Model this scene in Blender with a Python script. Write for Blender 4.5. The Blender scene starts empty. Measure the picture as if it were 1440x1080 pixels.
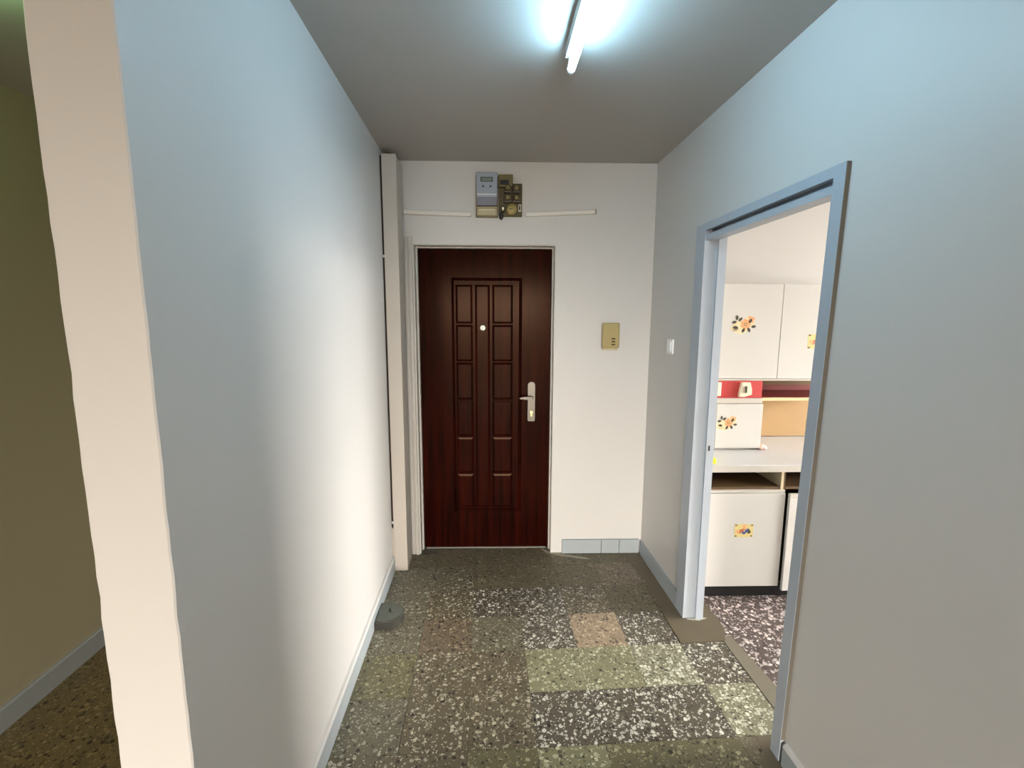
import bpy, bmesh, math, random
from mathutils import Vector, Matrix
random.seed(7)
SC = bpy.context.scene
COL = SC.collection
PI = math.pi
# ---------------------------------------------------------------- constants (metres)
H = 2.529                    # ceiling
XL, XR = -0.582, 1.067       # corridor side walls
XE, YE = -0.721, 0.833       # free end of the partition wall on the left
YB, ANG = 2.934, -0.03718    # entrance wall, slightly off square
XP = -1.862                  # left passage, outer wall
KX, KY = 1.2, 2.376          # kitchen unit front reference
# ---------------------------------------------------------------- camera
cam = bpy.data.cameras.new('camera')
co = bpy.data.objects.new('camera', cam)
COL.objects.link(co)
cam.sensor_fit = 'HORIZONTAL'
cam.sensor_width = 36.0
cam.lens = 641.83 / 1440 * 36.0
cam.clip_start = 0.02
pitch, yaw, roll = 0.136414, 0.061475, 0.003673
fwd = Vector((math.sin(yaw) * math.cos(pitch), math.cos(yaw) * math.cos(pitch), -math.sin(pitch)))
rt = Vector((math.cos(yaw), -math.sin(yaw), 0))
up = rt.cross(fwd)
r2 = rt * math.cos(roll) + up * math.sin(roll)
u2 = -rt * math.sin(roll) + up * math.cos(roll)
m = Matrix((r2, u2, -fwd)).transposed().to_4x4()
m.translation = (0, 0, 1.5687)
co.matrix_world = m
SC.camera = co
# ---------------------------------------------------------------- world, light, exposure
SC.view_settings.view_transform = 'Standard'
SC.view_settings.look = 'None'
SC.view_settings.gamma = 1.0
SC.view_settings.use_curve_mapping = False
SC.view_settings.exposure = 0.0
wd = bpy.data.worlds.new('world')
SC.world = wd
wd.use_nodes = True
# hazy bright sky above a darker ground and neighbourhood: it lights the flat through its windows
wnt = wd.node_tree
wtc = wnt.nodes.new('ShaderNodeTexCoord')
wsp = wnt.nodes.new('ShaderNodeSeparateXYZ')
wrp = wnt.nodes.new('ShaderNodeValToRGB')
wmr = wnt.nodes.new('ShaderNodeMapRange')
wmr.inputs['From Min'].default_value = -0.25
wmr.inputs['From Max'].default_value = 0.75
SKY_E = 59.0
for i, (p, c) in enumerate(((0.0, (0.10, 0.085, 0.065)), (0.225, (0.13, 0.115, 0.095)), (0.33, (1.0, 0.92, 0.82)), (1.0, (0.95, 0.95, 0.95)))):
    e = wrp.color_ramp.elements[i] if i < 2 else wrp.color_ramp.elements.new(p)
    e.position = p
    e.color = c + (1,)
wnt.links.new(wtc.outputs['Generated'], wsp.inputs[0])
wnt.links.new(wsp.outputs[2], wmr.inputs[0])
wnt.links.new(wmr.outputs[0], wrp.inputs[0])
wnt.links.new(wrp.outputs[0], wnt.nodes['Background'].inputs[0])
wnt.nodes['Background'].inputs[1].default_value = SKY_E
TUBE_E = 98.0
TUBE_C = (0.42, 0.76, 1.0)
PASSAGE_E = 11.0
KITCHEN_E = 192.0
# window openings: room behind the camera (x0, x1, z0, z1) and kitchen (y0, y1, z0, z1)
YW = -7.0
WR = (-1.8, 1.0, 0.10, 2.46)
XK = 6.0
WK = (0.05, 2.05, 0.80, 2.45)


def portal(name, loc, rot, sx, sy):
    """light portal in a window opening (guides sampling of the sky, gives no light itself)"""
    l = bpy.data.lights.new(name, 'AREA')
    l.shape = 'RECTANGLE'
    l.size, l.size_y = sx, sy
    l.cycles.is_portal = True
    o = bpy.data.objects.new(name, l)
    COL.objects.link(o)
    o.location = loc
    o.rotation_euler = rot
    return o


portal('portal_room', ((WR[0] + WR[1]) / 2, YW - 0.05, (WR[2] + WR[3]) / 2), (PI / 2, 0, 0), WR[1] - WR[0], WR[3] - WR[2])
# area light standing in for daylight at the unseen kitchen window
kl = bpy.data.lights.new('daylight_kitchen', 'AREA')
kl.shape = 'RECTANGLE'
kl.size, kl.size_y = WK[3] - WK[2], WK[1] - WK[0]
kl.energy = KITCHEN_E
kl.color = (0.87, 0.94, 1.0)
klo = bpy.data.objects.new('daylight_kitchen', kl)
COL.objects.link(klo)
klo.location = (XK + 0.02, (WK[0] + WK[1]) / 2, (WK[2] + WK[3]) / 2)
klo.rotation_euler = (0, PI / 2, 0)


# ---------------------------------------------------------------- helpers
def lin(c):
    return tuple(((v / 255) / 12.92 if v / 255 <= 0.04045 else ((v / 255 + 0.055) / 1.055) ** 2.4) for v in c)


MATS = {}


def mat(name, rgb, rough=0.5, metal=0.0, bump=0.0, bscale=60.0, vary=0.0, vscale=3.0, emit=None, estr=0.0,
        coat=0.0, trans=0.0, spec=0.5):
    """plain procedural material: colour with soft mottling and a fine noise relief"""
    if name in MATS:
        return MATS[name]
    mt = bpy.data.materials.new(name)
    mt.use_nodes = True
    nt = mt.node_tree
    b = nt.nodes['Principled BSDF']
    col = lin(rgb) + (1,)
    b.inputs['Base Color'].default_value = col
    b.inputs['Roughness'].default_value = rough
    b.inputs['Metallic'].default_value = metal
    b.inputs['Coat Weight'].default_value = coat
    b.inputs['Coat Roughness'].default_value = 0.08
    b.inputs['Transmission Weight'].default_value = trans
    b.inputs['Specular IOR Level'].default_value = spec
    tc = nt.nodes.new('ShaderNodeTexCoord')
    if vary:
        n = nt.nodes.new('ShaderNodeTexNoise')
        n.inputs['Scale'].default_value = vscale
        n.inputs['Detail'].default_value = 4
        nt.links.new(tc.outputs['Object'], n.inputs['Vector'])
        r = nt.nodes.new('ShaderNodeMixRGB')
        r.inputs[1].default_value = tuple(c * (1 - vary) for c in col[:3]) + (1,)
        r.inputs[2].default_value = tuple(min(1, c * (1 + vary)) for c in col[:3]) + (1,)
        nt.links.new(n.outputs['Fac'], r.inputs[0])
        nt.links.new(r.outputs[0], b.inputs['Base Color'])
    if bump:
        n = nt.nodes.new('ShaderNodeTexNoise')
        n.inputs['Scale'].default_value = bscale
        n.inputs['Detail'].default_value = 3
        nt.links.new(tc.outputs['Object'], n.inputs['Vector'])
        bp = nt.nodes.new('ShaderNodeBump')
        bp.inputs['Strength'].default_value = bump
        bp.inputs['Distance'].default_value = 0.004
        nt.links.new(n.outputs['Fac'], bp.inputs['Height'])
        nt.links.new(bp.outputs[0], b.inputs['Normal'])
    if emit:
        b.inputs['Emission Color'].default_value = tuple(emit) + (1,)
        b.inputs['Emission Strength'].default_value = estr
    MATS[name] = mt
    return mt


def terrazzo(name, base, light, dark, p_light, p_dark, scale=60.0, rough=0.35, size=0.56, dirt=0.25, p_small=0.2):
    """polished terrazzo: Voronoi chips (pale and dark) of two sizes in a cement matrix"""
    mt = bpy.data.materials.new(name)
    mt.use_nodes = True
    nt = mt.node_tree
    N, L = nt.nodes, nt.links
    b = N['Principled BSDF']
    b.inputs['Roughness'].default_value = rough
    tc = N.new('ShaderNodeTexCoord')
    oi = N.new('ShaderNodeObjectInfo')
    off = N.new('ShaderNodeVectorMath'); off.operation = 'MULTIPLY_ADD'
    cb = N.new('ShaderNodeCombineXYZ')
    L.new(oi.outputs['Random'], cb.inputs[0]); L.new(oi.outputs['Random'], cb.inputs[1])
    L.new(cb.outputs[0], off.inputs[0])
    off.inputs[1].default_value = (37.0, 91.0, 0)
    L.new(tc.outputs['Object'], off.inputs[2])
    wn = N.new('ShaderNodeTexNoise'); wn.inputs['Scale'].default_value = 70; wn.inputs['Detail'].default_value = 1
    L.new(off.outputs[0], wn.inputs['Vector'])
    sb = N.new('ShaderNodeVectorMath'); sb.operation = 'SUBTRACT'; sb.inputs[1].default_value = (0.5, 0.5, 0.5)
    L.new(wn.outputs['Color'], sb.inputs[0])
    wv = N.new('ShaderNodeVectorMath'); wv.operation = 'MULTIPLY_ADD'; wv.inputs[1].default_value = (0.007, 0.007, 0)
    L.new(sb.outputs[0], wv.inputs[0]); L.new(off.outputs[0], wv.inputs[2])

    def chips(sc, pick_lo, pick_hi, sz):
        v = N.new('ShaderNodeTexVoronoi'); v.voronoi_dimensions = '2D'; v.inputs['Scale'].default_value = sc
        L.new(wv.outputs[0], v.inputs['Vector'])
        s = N.new('ShaderNodeSeparateColor'); L.new(v.outputs['Color'], s.inputs[0])
        a = N.new('ShaderNodeMath'); a.operation = 'GREATER_THAN'; L.new(s.outputs[0], a.inputs[0]); a.inputs[1].default_value = pick_lo
        c = N.new('ShaderNodeMath'); c.operation = 'LESS_THAN'; L.new(s.outputs[0], c.inputs[0]); c.inputs[1].default_value = pick_hi
        r = N.new('ShaderNodeMath'); r.operation = 'MULTIPLY_ADD'; L.new(s.outputs[1], r.inputs[0]); r.inputs[1].default_value = sz * 0.75; r.inputs[2].default_value = sz * 0.45
        ve = N.new('ShaderNodeTexVoronoi'); ve.voronoi_dimensions = '2D'; ve.feature = 'DISTANCE_TO_EDGE'; ve.inputs['Scale'].default_value = sc
        L.new(wv.outputs[0], ve.inputs['Vector'])
        d0 = N.new('ShaderNodeMath'); d0.operation = 'LESS_THAN'; L.new(v.outputs['Distance'], d0.inputs[0]); L.new(r.outputs[0], d0.inputs[1])
        d1_ = N.new('ShaderNodeMath'); d1_.operation = 'GREATER_THAN'; L.new(ve.outputs['Distance'], d1_.inputs[0]); d1_.inputs[1].default_value = 0.07
        d = N.new('ShaderNodeMath'); d.operation = 'MULTIPLY'; L.new(d0.outputs[0], d.inputs[0]); L.new(d1_.outputs[0], d.inputs[1])
        m1 = N.new('ShaderNodeMath'); m1.operation = 'MULTIPLY'; L.new(a.outputs[0], m1.inputs[0]); L.new(c.outputs[0], m1.inputs[1])
        m2 = N.new('ShaderNodeMath'); m2.operation = 'MULTIPLY'; L.new(m1.outputs[0], m2.inputs[0]); L.new(d.outputs[0], m2.inputs[1])
        return m2, s

    n = N.new('ShaderNodeTexNoise'); n.inputs['Scale'].default_value = 9; n.inputs['Detail'].default_value = 5
    L.new(off.outputs[0], n.inputs['Vector'])
    cur = N.new('ShaderNodeMixRGB')
    bl = lin(base)
    cur.inputs[1].default_value = tuple(c * (1 - dirt) for c in bl) + (1,)
    cur.inputs[2].default_value = tuple(c * (1 + dirt) for c in bl) + (1,)
    L.new(n.outputs['Fac'], cur.inputs[0])
    for sc, lo, hi, sz, colr in ((scale * 2.3, 1 - p_small, 1.1, size, light), (scale * 2.1, -0.1, p_dark * 0.9, size, dark),
                                 (scale, 1 - p_light, 1.1, size, light), (scale, -0.1, p_dark, size * 0.9, dark)):
        mk, s = chips(sc, lo, hi, sz)
        mx = N.new('ShaderNodeMixRGB')
        L.new(mk.outputs[0], mx.inputs[0]); L.new(cur.outputs[0], mx.inputs[1])
        tint = N.new('ShaderNodeMixRGB')
        tint.inputs[1].default_value = lin(colr) + (1,)
        tint.inputs[2].default_value = tuple(a * 0.45 + c * 0.55 for a, c in zip(lin(colr), bl)) + (1,)
        L.new(s.outputs[2], tint.inputs[0]); L.new(tint.outputs[0], mx.inputs[2])
        cur = mx
    L.new(cur.outputs[0], b.inputs['Base Color'])
    rr = N.new('ShaderNodeMath'); rr.operation = 'MULTIPLY_ADD'; L.new(n.outputs['Fac'], rr.inputs[0]); rr.inputs[1].default_value = 0.35; rr.inputs[2].default_value = rough - 0.1
    L.new(rr.outputs[0], b.inputs['Roughness'])
    return mt


def box(bm, x0, x1, y0, y1, z0, z1, mi=0):
    vs = [bm.verts.new(p) for p in ((x0, y0, z0), (x1, y0, z0), (x1, y1, z0), (x0, y1, z0), (x0, y0, z1), (x1, y0, z1), (x1, y1, z1), (x0, y1, z1))]
    for f in ((0, 3, 2, 1), (4, 5, 6, 7), (0, 1, 5, 4), (1, 2, 6, 5), (2, 3, 7, 6), (3, 0, 4, 7)):
        bm.faces.new([vs[i] for i in f]).material_index = mi
    return vs


def prism(bm, pts, z0, z1, mi=0, axis='z'):
    """extrude a polygon; axis says along which axis the extrusion runs"""
    def P(a, b, c):
        return {'z': (a, b, c), 'y': (a, c, b), 'x': (c, a, b)}[axis]
    lo = [bm.verts.new(P(a, b, z0)) for a, b in pts]
    hi = [bm.verts.new(P(a, b, z1)) for a, b in pts]
    n = len(pts)
    fs = [bm.faces.new(lo[::-1]), bm.faces.new(hi)]
    for i in range(n):
        fs.append(bm.faces.new((lo[i], lo[(i + 1) % n], hi[(i + 1) % n], hi[i])))
    for f in fs:
        f.material_index = mi


def lathe(bm, prof, c=(0, 0, 0), axis='z', n=24, mi=0):
    """surface of revolution; prof = [(r, h), ...]"""
    rings = []
    for r, h in prof:
        ring = []
        for k in range(n):
            a = 2 * PI * k / n
            x, y = r * math.cos(a), r * math.sin(a)
            p = {'z': (x, y, h), 'y': (x, h, y), 'x': (h, x, y)}[axis]
            ring.append(bm.verts.new((c[0] + p[0], c[1] + p[1], c[2] + p[2])))
        rings.append(ring)
    for a, b in zip(rings, rings[1:]):
        for k in range(n):
            f = bm.faces.new((a[k], a[(k + 1) % n], b[(k + 1) % n], b[k]))
            f.material_index = mi
            f.smooth = True
    for ring, rev in ((rings[0], True), (rings[-1], False)):
        f = bm.faces.new(ring[::-1] if rev else ring)
        f.material_index = mi


def B(*boxes):
    bm = bmesh.new()
    for b in boxes:
        box(bm, *b)
    return bm


def bev(bm, w, seg=2):
    bmesh.ops.bevel(bm, geom=list(bm.edges), offset=w, segments=seg, affect='EDGES', profile=0.6, clamp_overlap=True)
    return bm


def obj(name, bm, mats, parent=None, label=None, kind=None):
    bmesh.ops.recalc_face_normals(bm, faces=bm.faces)
    me = bpy.data.meshes.new(name)
    bm.to_mesh(me)
    bm.free()
    for mm in (mats if isinstance(mats, (list, tuple)) else [mats]):
        me.materials.append(mm)
    o = bpy.data.objects.new(name, me)
    COL.objects.link(o)
    if parent:
        o.parent = parent
    if label:
        o['label'] = label
    if kind:
        o['kind'] = kind
    return o


def struct(name, bm, mats, loc=(0, 0, 0), rz=0.0, label=None, parent=None):
    o = obj(name, bm, mats, parent, label, 'structure' if parent is None else None)
    o.location = loc
    o.rotation_euler = (0, 0, rz)
    return o


def thing(name, label, cat, loc=(0, 0, 0), rz=0.0, group=None, kind=None):
    o = bpy.data.objects.new(name, None)
    COL.objects.link(o)
    o.empty_display_size = 0.1
    o.location = loc
    o.rotation_euler = (0, 0, rz)
    if kind:
        o['kind'] = kind
    o['label'] = label
    if cat:
        o['category'] = cat
    if group:
        o['group'] = group
    return o


def bw(u, d, z=0.0):
    """point on the entrance wall: u along it, d into it"""
    return (u * math.cos(ANG) - d * math.sin(ANG), YB + u * math.sin(ANG) + d * math.cos(ANG), z)


def kt(x, d, z=0.0):
    """point in the kitchen unit frame"""
    return (KX + (x - KX) * math.cos(ANG) - d * math.sin(ANG), KY + (x - KX) * math.sin(ANG) + d * math.cos(ANG), z)


# ---------------------------------------------------------------- materials
PLASTER = mat('white_plaster', (203, 200, 196), 0.45, bump=0.12, bscale=35, vary=0.02, vscale=2)
CEILM = mat('ceiling_paint', (172, 168, 162), 0.8, bump=0.1, bscale=40, vary=0.02)
BLUEGREY = mat('blue_grey_gloss_paint', (168, 176, 185), 0.35, bump=0.1, bscale=25, vary=0.05, vscale=9)
BASEM = mat('blue_grey_skirting_paint', (156, 163, 166), 0.4, bump=0.15, bscale=40, vary=0.05, vscale=8)
GROUT = mat('cement_grout', (92, 84, 70), 0.85, bump=0.3, bscale=80, vary=0.15)
CEMENT = mat('smooth_cement', (98, 87, 68), 0.55, bump=0.3, bscale=30, vary=0.18, vscale=7)
DUCTM = mat('duct_board_paint', (190, 181, 170), 0.5, bump=0.15, bscale=30, vary=0.03)
DARKGAP = mat('dark_gap', (38, 30, 22), 0.9)
FRAMEM = mat('entrance_frame_paint', (188, 182, 174), 0.4, bump=0.15, bscale=25, vary=0.04)
KPLAST = mat('kitchen_plaster', (200, 196, 190), 0.6, bump=0.1, bscale=35)
TZ = {
    'dark': terrazzo('terrazzo_dark', (86, 78, 64), (222, 220, 206), (20, 20, 18), 0.24, 0.11, p_small=0.24),
    'brown': terrazzo('terrazzo_brown', (97, 87, 68), (196, 190, 168), (30, 28, 24), 0.14, 0.10),
    'grey': terrazzo('terrazzo_grey', (101, 94, 76), (172, 170, 150), (38, 36, 30), 0.12, 0.10),
    'green': terrazzo('terrazzo_green', (127, 123, 94), (198, 196, 166), (34, 34, 28), 0.2, 0.12),
    'olive': terrazzo('terrazzo_olive', (103, 96, 70), (166, 164, 130), (38, 36, 28), 0.13, 0.10),
    'pale': terrazzo('terrazzo_pale', (127, 123, 99), (222, 220, 200), (32, 32, 28), 0.3, 0.10, p_small=0.28),
    'pink': terrazzo('terrazzo_pink', (150, 130, 106), (200, 182, 154), (44, 38, 32), 0.16, 0.16),
    'rose': terrazzo('terrazzo_rose', (105, 92, 74), (160, 146, 122), (38, 32, 28), 0.14, 0.14),
    'worn': terrazzo('terrazzo_worn', (102, 93, 73), (146, 138, 112), (38, 34, 28), 0.10, 0.10, rough=0.5, p_small=0.16, dirt=0.35),
    'kitchen': terrazzo('terrazzo_kitchen', (86, 73, 68), (232, 220, 214), (28, 22, 22), 0.3, 0.12, scale=48, p_small=0.26),
    'passage': terrazzo('terrazzo_passage', (110, 96, 64), (150, 134, 96), (44, 36, 26), 0.12, 0.14, p_small=0.2, dirt=0.35),
}

# ---------------------------------------------------------------- shell: floor
floor = struct('floor', B((XP - 0.1, XR + 0.13, YW - 0.1, 3.15, -0.12, -0.006)), GROUT)
T = 0.256
X0, Y0 = -0.578, 1.744
rows = {   # row index -> tile kinds for columns 0..6, far rows first
    4: ['worn', 'worn', 'worn', 'worn', 'worn', 'worn', 'worn'],
    3: ['grey', 'grey', 'worn', 'worn', 'worn', 'rose', 'worn'],
    2: ['grey', 'brown', 'dark', 'dark', 'brown', 'worn', 'worn'],
    1: ['grey', 'rose', 'grey', 'dark', 'pink', 'dark', 'worn'],
    0: ['olive', 'brown', 'brown', 'green', 'green', 'pale', 'dark'],
    -1: ['grey', 'brown', 'brown', 'dark', 'dark', 'dark', 'pale'],
    -2: ['brown', 'brown', 'olive', 'green', 'olive', 'olive', 'worn'],
    -3: ['grey', 'dark', 'brown', 'olive', 'brown', 'grey', 'dark'],
    -4: ['olive', 'brown', 'green', 'dark', 'grey', 'brown', 'brown'],
    -5: ['grey', 'green', 'brown', 'dark', 'pale', 'grey', 'dark'],
}
tile_mesh = {}
for r, kinds in rows.items():
    for c, k in enumerate(kinds):
        x0, x1 = X0 + T * c + 0.0006, X0 + T * (c + 1) - 0.0006
        y0, y1 = Y0 + T * r + 0.0006, Y0 + T * (r + 1) - 0.0006
        if c == 0:
            x0 = XL + 0.002
        if c == 6:
            x1 = 1.178 if r in (0, -1) else XR - 0.002
            if r == 1:
                continue            # cement patch lies here
        if r == 4:
            y1 = min(y1, 3.0) if c in (1, 2, 3) else YB + (x1) * math.sin(ANG) - 0.004
        key = (k, round(x1 - x0, 4), round(y1 - y0, 4))
        if key not in tile_mesh:
            bm = B(((x0 - x1) / 2, (x1 - x0) / 2, (y0 - y1) / 2, (y1 - y0) / 2, -0.02, 0))
            bmesh.ops.bevel(bm, geom=[e for e in bm.edges if all(v.co.z > -0.01 for v in e.verts)], offset=0.0008, segments=1, affect='EDGES')
            bmesh.ops.recalc_face_normals(bm, faces=bm.faces)
            me = bpy.data.meshes.new('tile')
            bm.to_mesh(me); bm.free()
            me.materials.append(TZ[k])
            tile_mesh[key] = me
        o = bpy.data.objects.new('tile', tile_mesh[key])
        COL.objects.link(o)
        o.parent = floor
        o.location = ((x0 + x1) / 2, (y0 + y1) / 2, random.uniform(-0.0006, 0.0004))
# cement made good along the right wall, in the kitchen threshold and by the pipe casing
bm = bmesh.new()
prism(bm, [(0.93, 2.885), (0.985, 2.60), (0.965, 2.40), (0.975, 2.258), (1.05, 2.258), (1.05, 2.885)], -0.006, 0.0022)
obj('cement_patch', bm, CEMENT, floor, 'smooth brown cement strip along the skirting')
bm = bmesh.new()
prism(bm, [(0.962, 2.003), (1.19, 2.003), (1.235, 2.10), (1.235, 2.33), (1.18, 2.33), (1.16, 2.262), (0.962, 2.262)], -0.006, 0.0018)
obj('cement_patch', bm, CEMENT, floor, 'smooth brown cement patch in the kitchen threshold')
bm = bmesh.new()
prism(bm, [(1.18, 1.40), (1.225, 1.40), (1.262, 1.72), (1.247, 1.9), (1.235, 2.04), (1.18, 2.02)], -0.006, 0.0016)
obj('cement_patch', bm, mat('grey_cement', (118, 111, 94), 0.5, bump=0.3, bscale=30, vary=0.12), floor, 'grey cement joint before the kitchen floor')
bm = bmesh.new()
prism(bm, [(1.0, 1.33), (1.05, 1.33), (1.05, 1.40), (1.18, 1.41), (1.18, 1.488), (1.03, 1.488)], -0.006, 0.0014)
obj('cement_patch', bm, CEMENT, floor, 'smooth brown cement patch at the near jamb')
bm = bmesh.new()
prism(bm, [(0.39, 2.985), (0.45, 2.930), (0.53, 2.900), (0.66, 2.850), (0.70, 2.815), (0.62, 2.835), (0.50, 2.880), (0.41, 2.930)], -0.004, 0.0016)
obj('cement_patch', bm, mat('pale_cement', (148, 140, 124), 0.8, bump=0.4, bscale=40, vary=0.15), floor, 'pale cement smear at the right foot of the entrance door')
bm = bmesh.new()
pts = []
for k in range(18):
    a = 2 * PI * k / 18
    r = random.uniform(0.6, 1.0)
    pts.append((1.12 + 0.07 * r * math.cos(a), 2.178 + 0.022 * r * math.sin(a)))
prism(bm, pts, 0.0, 0.0032)
obj('plaster_crumbs', bm, mat('pale_crumbs', (176, 172, 160), 0.8, bump=0.6, bscale=90, vary=0.2, vscale=40), floor, 'pale plaster crumbs at the foot of the far kitchen jamb')
struct('floor_kitchen', B((1.182, XK, -0.2, 3.0, -0.12, -0.0005)), TZ['kitchen'], label='reddish terrazzo kitchen floor with white chips')
struct('floor_passage', B((XP, XE - 0.001, YE - 1.2, 3.02, -0.006, 0.0)), TZ['passage'], label='dim brown terrazzo floor of the left passage')
struct('floor_room', B((XE, XR, YW, Y0 - 5 * T - 0.002, -0.006, 0.0), (XP, XE, YW, YE - 1.202, -0.006, 0.0)), mat('dark_parquet', (70, 54, 38), 0.5), label='dark floor of the room behind')

# ---------------------------------------------------------------- shell: walls and ceiling
struct('ceiling', B((XP - 0.1, XK + 0.2, -0.9, 3.15, H, H + 0.12)), CEILM)
struct('ceiling_room', B((XP - 0.1, XR + 0.1, YW - 0.1, -0.9, H, H + 0.12)), mat('room_ceiling', (165, 156, 140), 0.8))
struct('ceiling_passage', B((XP, XE - 0.001, YE + 0.03, 3.02, 2.478, H - 0.001)), CEILM, label='lowered ceiling over the left passage')


def wavy_post(bm, x0, x1, y0, y1, z0, z1, n=60):
    """the partition wall, its plastered end edges slightly uneven"""
    ring0 = None
    for i in range(n + 1):
        z = z0 + (z1 - z0) * i / n
        j = [random.gauss(0, 0.0009) for _ in range(4)]
        ring = [bm.verts.new(p) for p in ((x0 + j[0], y0 + 0.004, z), (x0 + 0.004 + j[0], y0, z), (x1 - 0.003 + j[1], y0, z), (x1 + j[1], y0 + 0.003, z), (x1, y0 + 0.06, z), (x1, y1, z), (x0, y1, z), (x0, y0 + 0.06, z))]
        if ring0:
            for k in range(8):
                bm.faces.new((ring0[k], ring0[(k + 1) % 8], ring[(k + 1) % 8], ring[k]))
        else:
            bm.faces.new(ring[::-1])
        ring0 = ring
    bm.faces.new(ring0)


bm = bmesh.new()
wavy_post(bm, XE, XL, YE, 3.05, 0.0, H)
struct('wall_left', bm, PLASTER)
OLIVEP = mat('olive_cream_paint', (170, 163, 138), 0.6, bump=0.1, bscale=35)
struct('wall_passage_left', B((XP - 0.1, XP, -0.9, 3.15, 0, H)), OLIVEP)
struct('wall_room_left', B((XP - 0.1, XP, YW - 0.1, -0.9, 0, H)), mat('ochre_room_paint', (150, 132, 104), 0.7, vary=0.06))
struct('wall_passage_end', B((XP, XE, 3.02, 3.15, 0, H)), OLIVEP)
# right wall with the kitchen doorway (its jambs lean slightly, opening wider at the top)
OYN0, OYN1, OYF = 1.40, 1.362, 2.262     # rough opening: near bottom / near top / far
OZ = 2.018
bm = bmesh.new()
prism(bm, [(-0.9, 0), (OYN0, 0), (OYN1, OZ), (OYF, OZ), (OYF, 0), (2.93, 0), (2.93, H), (-0.9, H)], XR, XR + 0.1, axis='x')
struct('wall_right', bm, PLASTER)
# entrance wall with the door recess
DU0, DU1, DZ = -0.438, 0.452, 2.041
struct('wall_back', B((XE + 0.145, DU0, 0, 0.2, 0, H), (DU1, 1.078, 0, 0.2, 0, H), (DU0, DU1, 0, 0.2, DZ, H), (DU0, DU1, 0.17, 0.2, 0, DZ)), PLASTER, bw(0, 0), ANG)
# room behind the camera, with a window
ROOMW = mat('ochre_room_paint', (120, 104, 80), 0.7, vary=0.06)
struct('wall_room_right', B((XR, XR + 0.1, YW, -0.9, 0, H)), ROOMW)
struct('wall_behind', B((XP, WR[0], YW - 0.1, YW, 0, H), (WR[1], XR, YW - 0.1, YW, 0, H), (WR[0], WR[1], YW - 0.1, YW, 0, WR[2]), (WR[0], WR[1], YW - 0.1, YW, WR[3], H)), ROOMW)
# kitchen walls
struct('wall_kitchen_back', B((1.15 - KX, 5.2, 0.6, 0.7, 0, H)), KPLAST, kt(KX, 0), ANG)
KTILE = mat('kitchen_beige_paint', (160, 152, 140), 0.6)
struct('wall_kitchen_right', B((XK, XK + 0.1, -0.2, WK[0], 0, H), (XK, XK + 0.1, WK[1], 3.0, 0, H), (XK, XK + 0.1, WK[0], WK[1], 0, WK[2]), (XK, XK + 0.1, WK[0], WK[1], WK[3], H)), KTILE)
struct('wall_kitchen_front', B((XR + 0.1, XK + 0.1, -0.3, -0.2, 0, H)), KTILE)

# ---------------------------------------------------------------- skirtings
def skirting_prof(bm, a0, a1, h, t, axis, sgn, base):
    pts = [(base, 0), (base + sgn * t, 0), (base + sgn * t, h - 0.006), (base + sgn * (t - 0.005), h), (base, h)]
    prism(bm, pts, a0, a1, axis=axis)
    bm.faces.ensure_lookup_table()


bm = bmesh.new()
prism(bm, [(XL, 0), (XL + 0.015, 0), (XL + 0.015, 0.086), (XL, 0.086)], YE + 0.01, 2.742, 0, axis='y')
prism(bm, [(XL, 0.086), (XL + 0.015, 0.086), (XL + 0.010, 0.098), (XL, 0.1)], YE + 0.01, 2.742, 1, axis='y')
struct('baseboard_left', bm, [BASEM, PLASTER])
bm = bmesh.new()
prism(bm, [(XR - 0.015, 0), (XR, 0), (XR, 0.092), (XR - 0.012, 0.092)], 2.278, 2.872, axis='y')
struct('baseboard_right', bm, BASEM)
bm = bmesh.new()
prism(bm, [(XR - 0.015, 0), (XR, 0), (XR, 0.078), (XR - 0.015, 0.074)], -0.9, 1.37, 0, axis='y')
prism(bm, [(XR - 0.015, 0.074), (XR, 0.078), (XR, 0.088), (XR - 0.012, 0.082)], -0.9, 1.37, 1, axis='y')
struct('baseboard_right_near', bm, [BASEM, PLASTER])
bk = struct('baseboard_back', B((0.524, 1.05, -0.004, 0.0, 0.0, 0.095)), GROUT, bw(0, 0), ANG)
for a, b in ((0.524, 0.7915), (0.7935, 0.9145), (0.9165, 1.05)):
    obj('skirting_tile', bev(B((a, b, -0.016, -0.004, 0.001, 0.099)), 0.0025, 1), BASEM, bk)
bm = bmesh.new()
prism(bm, [(XP, 0), (XP + 0.015, 0), (XP + 0.015, 0.086), (XP + 0.01, 0.092), (XP, 0.092)], -0.9, 3.015, axis='y')
struct('baseboard_passage', bm, BASEM)

# ---------------------------------------------------------------- entrance door (door_1)
WOODR = bpy.data.materials.new('mahogany_gloss')
WOODR.use_nodes = True
nt = WOODR.node_tree
b = nt.nodes['Principled BSDF']
tc = nt.nodes.new('ShaderNodeTexCoord'); mp = nt.nodes.new('ShaderNodeMapping')
mp.inputs['Scale'].default_value = (26, 26, 1.6)
nz = nt.nodes.new('ShaderNodeTexNoise'); nz.inputs['Scale'].default_value = 1.0; nz.inputs['Detail'].default_value = 6
rp = nt.nodes.new('ShaderNodeValToRGB')
rp.color_ramp.elements[0].position = 0.35; rp.color_ramp.elements[0].color = lin((20, 4, 3)) + (1,)
rp.color_ramp.elements[1].position = 0.72; rp.color_ramp.elements[1].color = lin((46, 10, 5)) + (1,)
nt.links.new(tc.outputs['Object'], mp.inputs[0]); nt.links.new(mp.outputs[0], nz.inputs['Vector'])
nt.links.new(nz.outputs['Fac'], rp.inputs[0]); nt.links.new(rp.outputs[0], b.inputs['Base Color'])
b.inputs['Roughness'].default_value = 0.17
b.inputs['Specular IOR Level'].default_value = 0.05
b.inputs['Specular Tint'].default_value = (1.0, 0.62, 0.42, 1)
b.inputs['Coat Roughness'].default_value = 0.12
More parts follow.
